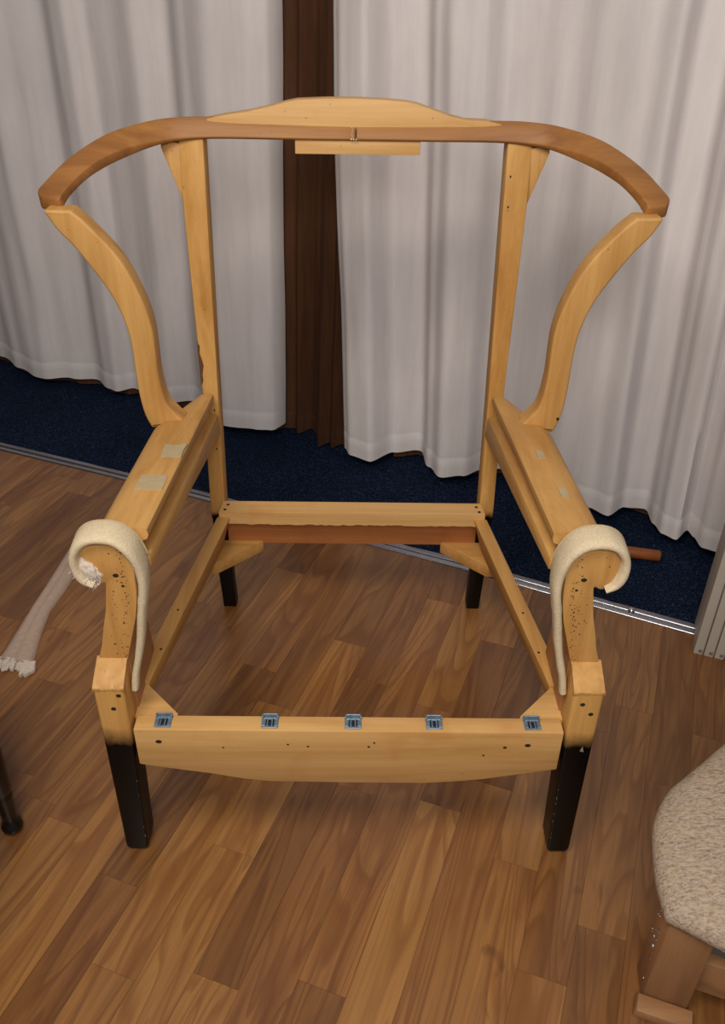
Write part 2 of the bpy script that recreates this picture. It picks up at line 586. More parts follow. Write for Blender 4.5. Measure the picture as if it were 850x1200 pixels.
def make_curtain(name, plan, mat, label, group, s_off_top=(0, 0), z0=0.035, z1=2.15, mean=1.2, hem=0.055, thick=0.0022,
                 top_scale=0.9, ns=260, seed=0, ref=None):
    """plan: (s, n) of the lower edge; the folds run up and get shallower"""
    s0, s1 = plan[0][0], plan[-1][0]
    zs = [z0, z0 + 0.004, z0 + hem * 0.5, z0 + hem - 0.003, z0 + hem, z0 + hem + 0.006] + \
         [z0 + hem + 0.02 + (z1 - z0 - hem - 0.02) * (i / 40) ** 1.15 for i in range(41)]
    bm = bmesh.new()
    fr, bk = [], []
    for iz, z in enumerate(zs):
        h = (z - z0) / (z1 - z0)
        hv = min(1.0, (z - z0) / 1.1)
        rf, rb = [], []
        for i in range(ns + 1):
            t = i / ns
            s = lerp(s0, s1, t)
            n = interp(plan, s)
            k = lerp(1.0, top_scale, hv)
            nn = mean + (n - mean) * k
            nn += 0.008 * noise.noise((s * 5 + seed, z * 2.2, 3.1)) + 0.012 * hv * noise.noise((s * 19, z * 0.5, seed * 3.3)) + 0.004 * noise.noise((s * 16, z * 5, 8 + seed))
            tr = t if ref is None else min(1, max(0, (s - ref[0]) / (ref[1] - ref[0])))
            ss = s + lerp(s_off_top[0], s_off_top[1], tr) * hv + 0.012 * hv * noise.noise((s * 3, z * 1.4, 5.5 + seed))
            zz = z + (0.004 * noise.noise((s * 11, 0, 2 + seed)) if iz < 6 else 0)
            th = thick * (1.35 if iz <= 3 else 1.0)     # the hem is folded double
            if iz == 4: nn += 0.0006
            rf.append(bm.verts.new(sn(ss, nn - th, zz)))
            rb.append(bm.verts.new(sn(ss, nn + th, zz)))
        fr.append(rf)
        bk.append(rb)
    for a, b, c, d in zip(fr, fr[1:], bk, bk[1:]):
        for i in range(ns):
            bm.faces.new((a[i], a[i + 1], b[i + 1], b[i]))
            bm.faces.new((c[i], d[i], d[i + 1], c[i + 1]))
        bm.faces.new((a[0], b[0], d[0], c[0]))
        bm.faces.new((a[ns], c[ns], d[ns], b[ns]))
    for i in range(ns):
        bm.faces.new((fr[0][i], bk[0][i], bk[0][i + 1], fr[0][i + 1]))
        bm.faces.new((fr[-1][i], fr[-1][i + 1], bk[-1][i + 1], bk[-1][i]))
    o = link(name, bm, mat, sharp=1.2)
    return props(o, label, 'curtain', group)


LPLAN = [(-3.62, 1.21), (-3.5, 1.26), (-3.36, 1.18), (-3.22, 1.25), (-3.08, 1.19), (-2.95, 1.26), (-2.84, 1.18), (-2.75, 1.20), (-2.62, 1.26), (-2.48, 1.18), (-2.34, 1.25), (-2.18, 1.17), (-2.05, 1.26), (-1.928, 1.265),
         (-1.886, 1.258), (-1.775, 1.212), (-1.677, 1.186), (-1.638, 1.184), (-1.56, 1.221), (-1.481, 1.252),
         (-1.407, 1.212), (-1.367, 1.204), (-1.332, 1.246), (-1.261, 1.229), (-1.168, 1.213), (-1.104, 1.250),
         (-1.016, 1.195), (-0.927, 1.152), (-0.84, 1.168), (-0.787, 1.190), (-0.776, 1.245)]
RPLAN = [(-0.549, 1.185), (-0.516, 1.155), (-0.452, 1.142), (-0.411, 1.222), (-0.343, 1.262), (-0.290, 1.188), (-0.242, 1.145),
         (-0.187, 1.180), (-0.150, 1.232), (-0.095, 1.262), (-0.018, 1.240), (0.073, 1.200), (0.161, 1.172),
         (0.216, 1.146), (0.248, 1.206), (0.300, 1.222), (0.330, 1.162), (0.356, 1.125), (0.391, 1.109), (0.412, 1.165),
         (0.428, 1.144), (0.454, 1.107), (0.486, 1.106), (0.56, 1.13), (0.62, 1.20), (0.70, 1.12), (0.80, 1.19),
         (0.92, 1.11), (1.05, 1.20), (1.2, 1.12)]
make_curtain('curtain', LPLAN, M_curtain, 'off-white curtain hanging left of the brown strip, behind the chair',
             'off-white curtains', (0.0, 0.035), seed=1, ns=340)
make_curtain('curtain', RPLAN, M_curtain, 'off-white curtain hanging right of the brown strip, hem above the dark gap',
             'off-white curtains', (-0.040, -0.06), seed=4, mean=1.19)
def behind(plan, lo, hi):
    out, q = [], lo
    while q <= hi:
        out.append((q, max(interp(plan, q), 1.215 + 0.010 * math.sin(q * 31)) + 0.018))
        q += 0.02
    return out


# the darker drapes hang behind the white ones and show in the gap between them
BL = behind(LPLAN, -3.55, -0.80) + [(-0.785, 1.264), (-0.755, 1.272), (-0.732, 1.244), (-0.708, 1.292), (-0.685, 1.272), (-0.660, 1.238),
                                   (-0.640, 1.196), (-0.622, 1.236), (-0.600, 1.206), (-0.584, 1.244), (-0.562, 1.232), (-0.543, 1.252)]
BR = behind(RPLAN, -0.415, 1.15)
make_curtain('curtain', BL, M_brown, 'dark brown drape showing in the gap between the two white curtains', 'brown drapes',
             (0.0, 0.035), z0=0.010, seed=1, mean=1.218, ns=380, ref=(LPLAN[0][0], LPLAN[-1][0]))
make_curtain('curtain', BR, M_brown, 'dark brown drape peeping below the hem of the right-hand white curtain', 'brown drapes',
             (-0.040, -0.06), z0=0.012, seed=4, mean=1.208, ns=300, ref=(RPLAN[0][0], RPLAN[-1][0]))

# ------------------------------------------------------------------ the chair frame
chair = empty('chair_frame', (0, 0, 0), 'bare wooden wingback armchair frame with black feet in the middle of the floor', 'chair')

arm_z = lambda y: 0.612 - 0.1175 * (y - 0.05)

for s in (-1, 1):
    side = 'left' if s < 0 else 'right'
    X = lambda v: v * s
    # front leg: raw wood above, black below, tapering to the foot
    bm = bmesh.new()
    add_loft(bm, [[(X(.370), .000, .375), (X(.3255), .000, .375), (X(.3255), .048, .398), (X(.370), .048, .398)],
                  [(X(.370), .000, .250), (X(.3265), .000, .250), (X(.3265), .050, .250), (X(.370), .050, .250)],
                  [(X(.3705), -.003, .012), (X(.334), -.003, .012), (X(.334), .046, .012), (X(.3705), .046, .012)],
                  [(X(.3675), .000, .000), (X(.337), .000, .000), (X(.337), .043, .000), (X(.3675), .043, .000)]])
    link('front_leg', bm, M_leg, chair, bevel=0.0045, segs=3)
    bm = bmesh.new()
    rg = random.Random(31 + s)
    for i in range(16):
        z = rg.uniform(.015, .085) if i < 9 else rg.uniform(.09, .21)
        xe = lerp(.334, .3268, z / .25)
        hz, wx = rg.uniform(.0012, .0055), rg.uniform(.0004, .0011)
        x0 = xe + .0022 + rg.uniform(-.0006, .0012)
        yf = lerp(-.003, .0, z / .25)
        add_box(bm, min(X(x0), X(x0 + wx)), max(X(x0), X(x0 + wx)), yf - .0002 + .0006, yf + .003, z, z + hz)
    if s > 0:
        add_hexa(bm, [(.352, -.0006, .252), (.358, -.0006, .250), (.355, -.0006, .262)], [(.352, .002, .252), (.358, .002, .250), (.355, .002, .262)])
    props(link('paint_chips', bm, M_chip, chair, smooth=False), kind='stuff')
    # scrolled arm stump
    out = [(.360, .385), (.366, .398), (.358, .425), (.3515, .456), (.343, .490), (.338, .522), (.336, .540), (.345, .5365),
           (.357, .541), (.366, .556), (.3675, .580), (.362, .597), (.345, .602), (.318, .602), (.301, .594), (.294, .573),
           (.294, .548), (.296, .515), (.302, .478), (.311, .445), (.322, .405), (.327, .385)]
    dense = catmull([(a, b, 0) for a, b in out], 3)
    poly = [(X(p.x), p.y) for p in dense]
    bm = bmesh.new()
    add_prism_xz(bm, poly, .038, .074)
    link('arm_stump', bm, M_beech_z, chair, bevel=0.0025, segs=2, angle=1.0)
    # rough raw lip over the sloping top of the leg
    bm = bmesh.new()
    rg = random.Random(21 + s)
    n = 14
    rows_ = []
    for j, (yy, zz) in enumerate(((.0012, .3675), (-.0006, .3718), (-.0003, .3762), (.012, .3845), (.027, .3935), (.041, .4020))):
        rr = []
        for i in range(n + 1):
            x = lerp(.3250, lerp(.3706, .3690, max(0, j - 1) / 4), i / n)
            jit = rg.uniform(-.0016, .0016) if j < 2 else rg.uniform(-.0004, .0004)
            rr.append(bm.verts.new((X(x), yy, zz + jit)))
        rows_.append(rr)
    back = [[bm.verts.new((v.co.x, v.co.y + .006, v.co.z - .004)) for v in rr] for rr in rows_]
    for A_, B_, c_, d_ in zip(rows_, rows_[1:], back, back[1:]):
        for i in range(n):
            bm.faces.new((A_[i], A_[i + 1], B_[i + 1], B_[i]))
            bm.faces.new((c_[i], d_[i], d_[i + 1], c_[i + 1]))
        bm.faces.new((A_[0], B_[0], d_[0], c_[0]))
        bm.faces.new((A_[n], c_[n], d_[n], B_[n]))
    for i in range(n):
        bm.faces.new((rows_[0][i], back[0][i], back[0][i + 1], rows_[0][i + 1]))
        bm.faces.new((rows_[-1][i], rows_[-1][i + 1], back[-1][i + 1], back[-1][i]))
    link('leg_shoulder', bm, M_beech_z, chair, sharp=0.9)
    # row of staple pricks in the stump face
    bm = bmesh.new()
    rg = random.Random(11 + s)
    for i in range(70):
        z = rg.uniform(.40, .595)
        ins = lerp(.318, .299, min(1, (z - .40) / .12))
        outx = lerp(.355, .337, min(1, (z - .40) / .12)) if z < .54 else .362
        if rg.random() < .55:
            x = ins + rg.uniform(.006, .014)
        else:
            x = rg.uniform(ins + .006, outx - .006)
        r = rg.choice((.0006, .0007, .0009, .0012))
        add_disc(bm, (X(x), .038, z), (0, -1, 0), r, .0003, 6)
    props(link('staple_holes', bm, M_prick, chair, smooth=False), kind='stuff')
    for (x, z, r) in ((.3195, .553, .0032), (.312, .535, .0018)):
        bm = bmesh.new()
        add_disc(bm, (X(x), .038, z), (0, -1, 0), r, .0005, 10, 1.3)
        link('screw_hole', bm, M_hole, chair)
    for (x, z) in (((.345, .335), (.334, .362)) if s < 0 else ((.341, .352), (.356, .332))):
        bm = bmesh.new()
        add_disc(bm, (X(x), .0, z), (0, -1, 0), .0032, .0006, 10, 1.2)
        link('screw_hole', bm, M_hole, chair)
    # padding roll following the inner edge and over the scroll
    path = [(.3185, .346), (.3145, .374), (.3070, .405), (.2995, .441), (.294, .478), (.2895, .505), (.2855, .530), (.2855, .555),
            (.290, .580), (.300, .601), (.316, .614), (.340, .616), (.358, .608), (.3695, .590), (.371, .568), (.364, .549), (.350, .540)]
    pp = catmull([(x, 0, z) for x, z in path], 4)
    secs = []
    for i, p in enumerate(pp):
        d = (pp[min(i + 1, len(pp) - 1)] - pp[max(i - 1, 0)]).normalized()
        nrm = Vector((-d.z, 0, d.x))
        f = i / (len(pp) - 1)
        wob = 1 + 0.13 * noise.noise((p.x * 60, s * 4, p.z * 60))
        rn = .0078 * wob * lerp(.70, 1.0, min(1, max(0, (f - .05) / .45))) * (1 if f < .93 else lerp(1, .45, (f - .93) / .07))
        ry = lerp(.0095, .025, min(1, max(0, f - .15) * 2.4)) * (1 + 0.05 * noise.noise((p.x * 30, s, p.z * 30)))
        yc = .051 if f > .45 else lerp(.034, .051, f / .45)
        ring = []
        for k in range(14):
            a = 2 * math.pi * k / 14
            ca, sa = math.cos(a), math.sin(a)
            q = p + nrm * (rn * math.copysign(abs(ca) ** .8, ca))
            ring.append((X(q.x), yc + ry * math.copysign(abs(sa) ** .7, sa), q.z))
        secs.append(ring)
    bm = bmesh.new()
    add_loft(bm, secs)
    pad = props(link('padding_roll', bm, M_batting, chair, sharp=1.3), label='cream wadding roll edging the %s arm front' % side)
    # stitched seam at the back of the roll on top
    bm = bmesh.new()
    secs = []
    for i, p in enumerate(pp):
        if not (30 <= i <= 52): continue
        d = (pp[min(i + 1, len(pp) - 1)] - pp[max(i - 1, 0)]).normalized()
        nrm = Vector((-d.z, 0, d.x))
        c = p + nrm * .0068
        secs.append([(X((c + nrm * .0016 * math.cos(a)).x), .068 + .0014 * math.sin(a), (c + nrm * .0016 * math.cos(a)).z)
                     for a in [2 * math.pi * k / 6 for k in range(6)]])
    add_loft(bm, secs)
    link('seam', bm, M_tape, pad)
    # side panel behind the leg
    bm = bmesh.new()
    add_prism_yz(bm, [(.048, .262), (.046, .395), (.072, .430), (.072, .545), (.090, .535), (.112, .475), (.140, .405), (.163, .362), (.178, .262)],
                 X(.324), X(.346))
    link('side_panel', bm, M_panel, chair, bevel=0.002)
    # rolled arm board
    secs = []
    for y in (.072, .12, .2, .3, .4, .45, .5, .56, .612):
        zt = arm_z(y)
        xi = lerp(.277, .268, (y - .07) / .54)
        xo = .353 if y < .45 else lerp(.353, .305, min(1, (y - .45) / .16))
        sec = [(xi + .014, zt - .024), (xi + .002, zt - .019), (xi - .0005, zt - .012), (xi + .0008, zt - .0035), (xi + .006, zt - .0006)]
        for k in range(8):
            a = math.pi / 2 - k * math.radians(175) / 7
            sec.append((xo - .024 + .024 * math.cos(a), zt - .027 + .026 * math.sin(a)))
        sec.append((max(xi + .012, xo - .040), zt - .046))
        sec.append((xi + .014, zt - .034))
        secs.append([(X(a), y, b) for a, b in sec])
    bm = bmesh.new()
    add_loft(bm, secs)
    arm = link('arm_board', bm, M_beech_y, chair, sharp=0.7)
    # inner arm rail under the board
    bm = bmesh.new()
    add_hexa(bm, [(X(.2785), .070, arm_z(.07) - .046), (X(.312), .070, arm_z(.07) - .044), (X(.312), .070, .545), (X(.277), .070, .545)],
             [(X(.264), .622, arm_z(.62) - .050), (X(.296), .622, arm_z(.62) - .048), (X(.296), .622, .452), (X(.262), .622, .452)])
    add_hexa(bm, [(X(.296), .070, arm_z(.07) - .020), (X(.311), .070, arm_z(.07) - .020), (X(.311), .070, .555), (X(.296), .070, .555)],
             [(X(.281), .612, arm_z(.61) - .020), (X(.294), .612, arm_z(.61) - .020), (X(.294), .612, .470), (X(.281), .612, .470)])
    link('arm_rail', bm, M_beech_y, chair, bevel=0.003)
    # glued paper patches on the arm top
    patches = [(.301, .215, .021, .040), (.291, .335, .017, .042)] if s < 0 else [(.307, .335, .006, .026), (.316, .195, .006, .027)]
    for (x, y, hx, hy) in patches:
        bm = bmesh.new()
        ring0, ring1 = [], []
        rg = random.Random(int(x * 999))
        for (a, b) in ((-1, -1), (-.3, -1.05), (.4, -.95), (1, -1), (1, 0), (1.05, 1), (.2, .9), (-.5, 1.05), (-1, 1), (-.95, .1)):
            px, py = x + hx * (a + rg.uniform(-.12, .12)), y + hy * .6 * (b + rg.uniform(-.12, .12))
            ring0.append((X(px), py, arm_z(py) - .0015))
            ring1.append((X(px), py, arm_z(py) + .0006))
        add_hexa(bm, ring0, ring1)
        pt = link('paper_patch', bm, M_tape, arm, smooth=False)
    # wing upright in the plane of the wing
    inner = [(.437, .922), (.414, .900), (.372, .847), (.346, .785), (.335, .735), (.3335, .690), (.3335, .645), (.327, .598), (.313, .575), (.297, .557)]
    outer = [(.479, .922), (.463, .893), (.437, .861), (.397, .795), (.379, .745), (.373, .700), (.3725, .650), (.371, .605), (.366, .570), (.357, .545)]
    ci = catmull([(a, 0, b) for a, b in inner], 5)
    co = catmull([(a, 0, b) for a, b in outer], 5)
    bm = bmesh.new()
    add_loft(bm, [[(X(a.x), .470, a.z), (X(b.x), .470, b.z), (X(b.x), .508, b.z), (X(a.x), .508, a.z)] for a, b in zip(ci, co)])
    link('wing_upright', bm, M_beech_z, chair, bevel=0.010, segs=4, sharp=0.8, angle=1.0)
    if s > 0:
        bm = bmesh.new()
        add_disc(bm, (.362, .470, .573), (0, -1, 0), .0032, .0005, 10, .8)
        link('screw_hole', bm, M_hole, chair)
    # back post, leaning back
    fy = lambda z: .600 + (.704 - .600) * (z - .307) / (.98 - .307)
    bm = bmesh.new()
    secs = []
    for z in (.262, .30, .52, .6, .7, .8, .88, .985):
        y = fy(max(z, .30))
        xo = lerp(.2925, .3055, min(1, max(0, (z - .52) / .36)))
        secs.append([(X(.263), y, z), (X(xo), y, z), (X(xo), y + .046, z), (X(.263), y + .046, z)])
    add_loft(bm, secs)
    post = link('back_post', bm, M_post, chair, bevel=0.0025)
    if s < 0:
        bm = bmesh.new()           # split-out chip on the outer edge
        pts = [(.2975, .632), (.2925, .626), (.2935, .612), (.2895, .598), (.2875, .588), (.2905, .572), (.2900, .558), (.2945, .548)]
        add_hexa(bm, [(-x, fy(z) - .0006, z) for x, z in pts], [(-x, fy(z) + .008, z) for x, z in pts])
        link('chipped_edge', bm, M_prick, post, smooth=False)
    for z in ((.50, .42) if s < 0 else (.88, .93)):
        bm = bmesh.new()
        add_disc(bm, (X(.272), fy(z), z), (0, -1, .15), .0022, .0006, 8, .7)
        link('screw_hole', bm, M_hole, chair)
    # corner gusset between post and crest
    bm = bmesh.new()
    add_prism_xz(bm, [(X(.304), .975), (X(.304), .872), (X(.309), .885), (X(.337), .968), (X(.336), .982)], .703, .728)
    link('crest_gusset', bm, M_beech_z, chair, bevel=0.0015)
    # rear leg, black, raking back
    bm = bmesh.new()
    add_loft(bm, [[(X(.262), .602, .262), (X(.292), .602, .262), (X(.292), .642, .262), (X(.262), .642, .262)],
                  [(X(.262), .608, .18), (X(.294), .608, .18), (X(.294), .648, .18), (X(.264), .648, .18)],
                  [(X(.262), .628, .0), (X(.291), .628, .0), (X(.291), .660, .0), (X(.262), .660, .0)]])
    link('rear_leg', bm, M_blackleg, chair, bevel=0.003)
    # seat side rail
    bm = bmesh.new()
    add_hexa(bm, [(X(.316), .095, .295), (X(.343), .095, .295), (X(.347), .095, .248), (X(.326), .095, .248)],
             [(X(.247), .560, .295), (X(.273), .560, .295), (X(.300), .600, .205), (X(.271), .575, .205)])
    link('side_rail', bm, M_beech_y, chair, bevel=0.002)
    for (y, dx) in ((.27, .012), (.17, .008)):
        xx = lerp(.316, .247, (y - .095) / .465) + dx
        bm = bmesh.new()
        add_disc(bm, (X(xx), y, .295), (0, 0, 1), .0022, .0005, 8)
        link('screw_hole', bm, M_hole, chair)
    # corner blocks front and rear
    bm = bmesh.new()
    add_prism_xy(bm, [(X(.330), .030), (X(.330), .100), (X(.322), .100), (X(.262), .036), (X(.262), .030)], .262, .288)
    link('corner_block', bm, M_pine_x, chair, bevel=0.0015)
    bm = bmesh.new()
    add_prism_xy(bm, [(X(.290), .520), (X(.290), .603), (X(.188), .603), (X(.200), .592), (X(.278), .520)], .178, .206)
    link('corner_block', bm, M_beech_x, chair, bevel=0.0015)

# torn wadding hanging at the left scroll
bm = bmesh.new()
bmesh.ops.create_icosphere(bm, subdivisions=4, radius=1.0)
for v in bm.verts:
    c = v.co.copy()
    k = 1 + 0.22 * noise.noise(c * 2.3) + 0.16 * noise.noise(c * 6) + 0.10 * noise.noise(c * 13)
    v.co = Vector((-.355 + c.x * .0165 * k + c.z * -.004, .041 + c.y * .009 * k, .5605 + c.z * .021 * k - c.x * .004))
rg = random.Random(3)
for i in range(34):
    a = rg.uniform(0, 1)
    p = Vector((lerp(-.374, -.340, a), .036 + rg.uniform(-.004, .01), lerp(.562, .543, a) + rg.uniform(-.006, .006)))
    pts = [p]
    d = Vector((rg.uniform(-1, .6), rg.uniform(-.7, .3), rg.uniform(-1, .1)))
    for k in range(4):
        d = (d + Vector((rg.uniform(-.9, .9), rg.uniform(-.6, .4), rg.uniform(-.8, .4)))).normalized()
        pts.append(pts[-1] + d * .0032)
    secs = []
    for i2, q in enumerate(pts):
        r = .0013 * (1 - i2 / 5.5)
        secs.append([(q.x + r * math.cos(t), q.y + r * .7 * math.sin(t + i2), q.z + r * math.sin(t)) for t in [2 * math.pi * k / 5 for k in range(5)]])
    add_loft(bm, secs)
props(link('torn_wadding', bm, M_batting2, chair, sharp=2), label='torn white wadding in the left scroll', kind='stuff')

# crest rail: three-piece bow, sections follow its upper edge, ridge and lower edge
CR = [((-.494, .519, .941), (-.455, .503, .940), (-.454, .508, .923)),
      ((-.486, .534, .950), (-.446, .518, .949), (-.446, .523, .934)),
      ((-.465, .567, .970), (-.428, .551, .965), (-.427, .556, .950)),
      ((-.439, .607, .987), (-.403, .591, .977), (-.404, .596, .960)),
      ((-.405, .647, 1.002), (-.376, .631, .982), (-.376, .636, .968)),
      ((-.362, .683, 1.011), (-.343, .667, .984), (-.342, .672, .976)),
      ((-.315, .706, 1.016), (-.309, .690, .985), (-.308, .695, .980)),
      ((-.244, .716, 1.017), (-.244, .700, .987), (-.245, .705, .983)),
      ((-.128, .716, 1.012), (-.128, .700, .987), (-.128, .705, .983)),
      ((-.001, .716, 1.010), (-.001, .700, .987), (-.001, .705, .983))]
for s in (-1, 1):
    A = catmull([c[0] for c in CR], 4)
    B = catmull([c[1] for c in CR], 4)
    C_ = catmull([c[2] for c in CR], 4)
    secs = []
    for i, (a, b, c) in enumerate(zip(A, B, C_)):
        t = max(0, 1 - i / 24)
        back = lerp(.030, .004, t)
        e = Vector((a.x, a.y + back, a.z - lerp(.006, .026, t)))
        f = Vector((lerp(a.x, c.x, .35), a.y + back, min(c.z, a.z - .028)))
        out_ = (a - b)
        a = a + out_ * lerp(0, .10, t)
        e = e + out_ * lerp(0, .10, t)
        secs.append([a, b, c, f, e])
    # rounded outer end
    a, b, c, f, e = secs[0]
    mid = (a + b + c + f + e) / 5
    for kk, off_ in ((.96, (.0005, -.007, -.0015)), (.84, (.0015, -.013, -.003)), (.62, (.003, -.017, -.004))):
        secs.insert(0, [mid + (p - mid) * kk + Vector(off_) for p in (a, b, c, f, e)])
    bm = bmesh.new()
    add_loft(bm, [[(p.x * -s, p.y, p.z) for p in sec] for sec in secs])
    link('crest_rail', bm, M_crest, chair, bevel=0.002, segs=2, sharp=0.8, angle=0.6)
# joint line and glue squeeze-out where the two halves of the bow meet
bm = bmesh.new()
add_hexa(bm, [(-.0007, .6993, .986), (.0007, .6993, .986), (.0007, .704, .984), (-.0007, .704, .984)],
         [(-.0007, .7152, 1.0095), (.0007, .7152, 1.0095), (.0007, .720, 1.0095), (-.0007, .720, 1.0095)])
link('joint_line', bm, M_prick, chair, smooth=False)
bm = bmesh.new()
for i in range(7):
    add_disc(bm, (-.0062 + .0006 * math.sin(i * 2.2), .7000 + .0023 * i * .95, .9872 + .0033 * i), (0, -1, .5), .0009, .0006, 6)
for i in range(3):
    add_disc(bm, (-.008 + .0045 * i, .6995, .9866), (0, -1, .5), .0013, .0008, 6)
link('glue_beads', bm, M_batting2, chair)

# raised block standing behind the crest
top = [(-.262, .995), (-.255, 1.014), (-.222, 1.0205), (-.185, 1.026), (-.140, 1.036), (-.118, 1.042), (-.100, 1.0455), (-.05, 1.0480), (.0, 1.0485),
       (.05, 1.047), (.086, 1.0445), (.105, 1.041), (.130, 1.033), (.160, 1.0235), (.188, 1.0175), (.225, 1.0165), (.250, 1.012), (.255, .995)]
bm = bmesh.new()
add_prism_xz(bm, top, .712, .738)
link('crest_block', bm, M_pine_x, chair, bevel=0.0015)
# lower block under the middle of the crest
bm = bmesh.new()
add_hexa(bm, [(-.105, .704, .961), (.112, .704, .961), (.112, .728, .963), (-.105, .728, .963)],
         [(-.105, .708, .990), (.112, .708, .990), (.112, .732, .992), (-.105, .732, .992)])
link('lower_block', bm, M_pine_x, chair, bevel=0.0012)

# front seat rail: straight top, bowed bottom
bot = [(-.329, .2185), (-.30, .2135), (-.211, .197), (-.165, .186), (-.12, .180), (.0, .1785), (.12, .1785), (.17, .183), (.211, .189), (.30, .2085), (.330, .2150)]
poly = [(-.3215, .2950), (-.3215, .2185)] + bot[1:-1] + [(.3215, .2130), (.3215, .2950)]
bm = bmesh.new()
add_prism_xz(bm, poly, -.004, .026)
rail = link('front_rail', bm, M_pine_x, chair, bevel=0.0022, segs=2)
# end tongues of the rail lapping a little over the leg
for (x, z, r) in ((-.286, .270, .0036), (.270, .268, .0034), (.236, .263, .0022), (-.092, .266, .0014), (-.062, .262, .0014), (.038, .271, .0014),
                  (.205, .245, .0014), (-.19, .258, .0013), (.030, .262, .0016)):
    bm = bmesh.new()
    add_disc(bm, (x, -.004, z), (0, -1, 0), r, .0005, 10, 1.35)
    link('screw_hole', bm, M_hole, rail)
for (x, rz) in ((-.279, .05), (-.119, .0), (.006, -.03), (.128, .0), (.276, -.04)):
    bm = bmesh.new()
    zt = .295
    def B(x0, x1, y0, y1, z0, z1):
        add_box(bm, x + x0, x + x1, .012 + y0, .012 + y1, zt + z0, zt + z1)
    B(-.0125, .0125, -.011, -.0075, 0, .0022)        # open plate with a window in it
    B(-.0125, .0125, .0065, .0105, 0, .0022)
    B(-.0125, -.0065, -.0076, .0066, 0, .0022)
    B(.0065, .0125, -.0076, .0066, 0, .0022)
    B(-.0105, .0105, .0105, .0125, 0, .0075)         # upturned back lip
    B(-.0125, -.0098, .0065, .0125, 0, .0065)        # two bent ears
    B(.0098, .0125, .0065, .0125, 0, .0065)
    B(-.0045, -.0022, -.0095, .0055, .002, .0048)    # raised tongue
    B(.0022, .0045, -.0095, .0055, .002, .0048)
    B(-.0045, .0045, .0035, .0058, .002, .0052)
    link('spring_clip', bm, M_clip, rail, bevel=0.0006, segs=1)
    bm = bmesh.new()
    add_box(bm, x - .0066, x + .0066, .0046, .0184, zt - .001, zt + .0007)
    link('clip_opening', bm, M_clipdark, rail, smooth=False)

# rear seat slat with a saw-rough lower edge
rg = random.Random(5)
pz = [(-.269, .307), (-.269, .279)]
n = 60
for i in range(1, n):
    pz.append((lerp(-.269, .269, i / n), .2785 + rg.uniform(-.0016, .0012)))
pz += [(.269, .279), (.269, .307)]
bm = bmesh.new()
add_hexa(bm, [(x, .558, z) for x, z in pz], [(x * .985, .600, z) for x, z in pz])
slat = link('rear_slat', bm, M_pine_x, chair, smooth=False, bevel=0)
for (x, y) in ((-.258, .568), (-.254, .586), (.258, .568), (.254, .586)):
    bm = bmesh.new()
    add_disc(bm, (x, y, .307), (0, 0, 1), .0034, .0005, 10)
    link('screw_hole', bm, M_hole, slat)
bm = bmesh.new()
add_box(bm, -.262, .262, .602, .626, .199, .280)
link('rear_rail', bm, M_redwood, chair, bevel=0.002)

# ------------------------------------------------------------------ left: turned leg of a small table
tbl = empty('small_table', (-.573, .036, 0), 'black table with turned legs, one ball foot showing at the left edge', 'table')
prof = [(.004, 0.0), (.011, .001), (.0165, .007), (.018, .014), (.0165, .021), (.0115, .027), (.0105, .031), (.0125, .036), (.0135, .060),
        (.0150, .085), (.0165, .092), (.0145, .097), (.0165, .103), (.0185, .112), (.0200, .17), (.021, .26), (.0185, .285), (.024, .295), (.024, .40)]
for (x, y) in ((-.573, .036), (-.573, -.32), (-.96, .036), (-.96, -.32)):
    bm = bmesh.new()
    add_lathe(bm, prof, x, y, 22)
    link('leg', bm, M_black, tbl, sharp=1.2)
bm = bmesh.new()
add_box(bm, -1.0, -.555, -.36, .060, .40, .43)
link('table_top', bm, M_black, tbl, bevel=0.006)

# left: long strip of pale cloth lying behind the arm, ragged near end
edge = [((-.741, .440), (-.664, .425)), ((-.736, .47), (-.666, .455)), ((-.729, .53), (-.674, .525)), ((-.722, .60), (-.678, .600)),
        ((-.712, .70), (-.664, .680)), ((-.703, .80), (-.650, .80)), ((-.697, .87), (-.650, .87)), ((-.695, .93), (-.652, .93))]
bm = bmesh.new()
secs = []
for i, (l, r) in enumerate(edge):
    ring_t, ring_b = [], []
    for k in range(11):
        t = k / 10
        x, y = lerp(l[0], r[0], t), lerp(l[1], r[1], t)
        h = .010 + .009 * math.sin(t * math.pi) - .006 * math.exp(-((t - .45) / .09) ** 2) + .002 * noise.noise((x * 40, y * 9, 1))
        if t in (0.0, 1.0): h = .004
        ring_t.append((x, y, h))
        ring_b.append((x, y, .0006))
    secs.append(ring_t + ring_b[::-1])
add_loft(bm, secs)
cloth = link('cloth_strip', bm, M_cloth, sharp=1.2)
props(cloth, 'long folded strip of pale cloth with ragged end on floor beside left arm', 'cloth')
bm = bmesh.new()
rg = random.Random(8)
for i in range(20):
    t = i / 19
    x, y = lerp(-.745, -.660, t), lerp(.436, .420, t)
    dx, dy = rg.uniform(-.006, .006), -rg.uniform(.006, .020)
    z = .007 + rg.uniform(-.001, .007)
    add_hexa(bm, [(x - .006, y + .01, .001), (x + .006, y + .01, .001), (x + .006, y + .01, z + .004), (x - .006, y + .01, z + .004)],
             [(x - .004 + dx, y + dy, .001), (x + .003 + dx, y + dy, .001), (x + .003 + dx, y + dy, z - .004), (x - .004 + dx, y + dy, z - .003)])
for i in range(2):
    x = (-.672, -.662)[i]
    add_hexa(bm, [(x - .012, .425, .001), (x + .008, .425, .001), (x + .008, .425, .018), (x - .012, .425, .016)],
             [(x - .008, .395, .001), (x + .010, .410, .001), (x + .010, .410, .012), (x - .008, .395, .010)])
props(link('frayed_end', bm, M_batting2, cloth, bevel=0.001, segs=1), kind='stuff')

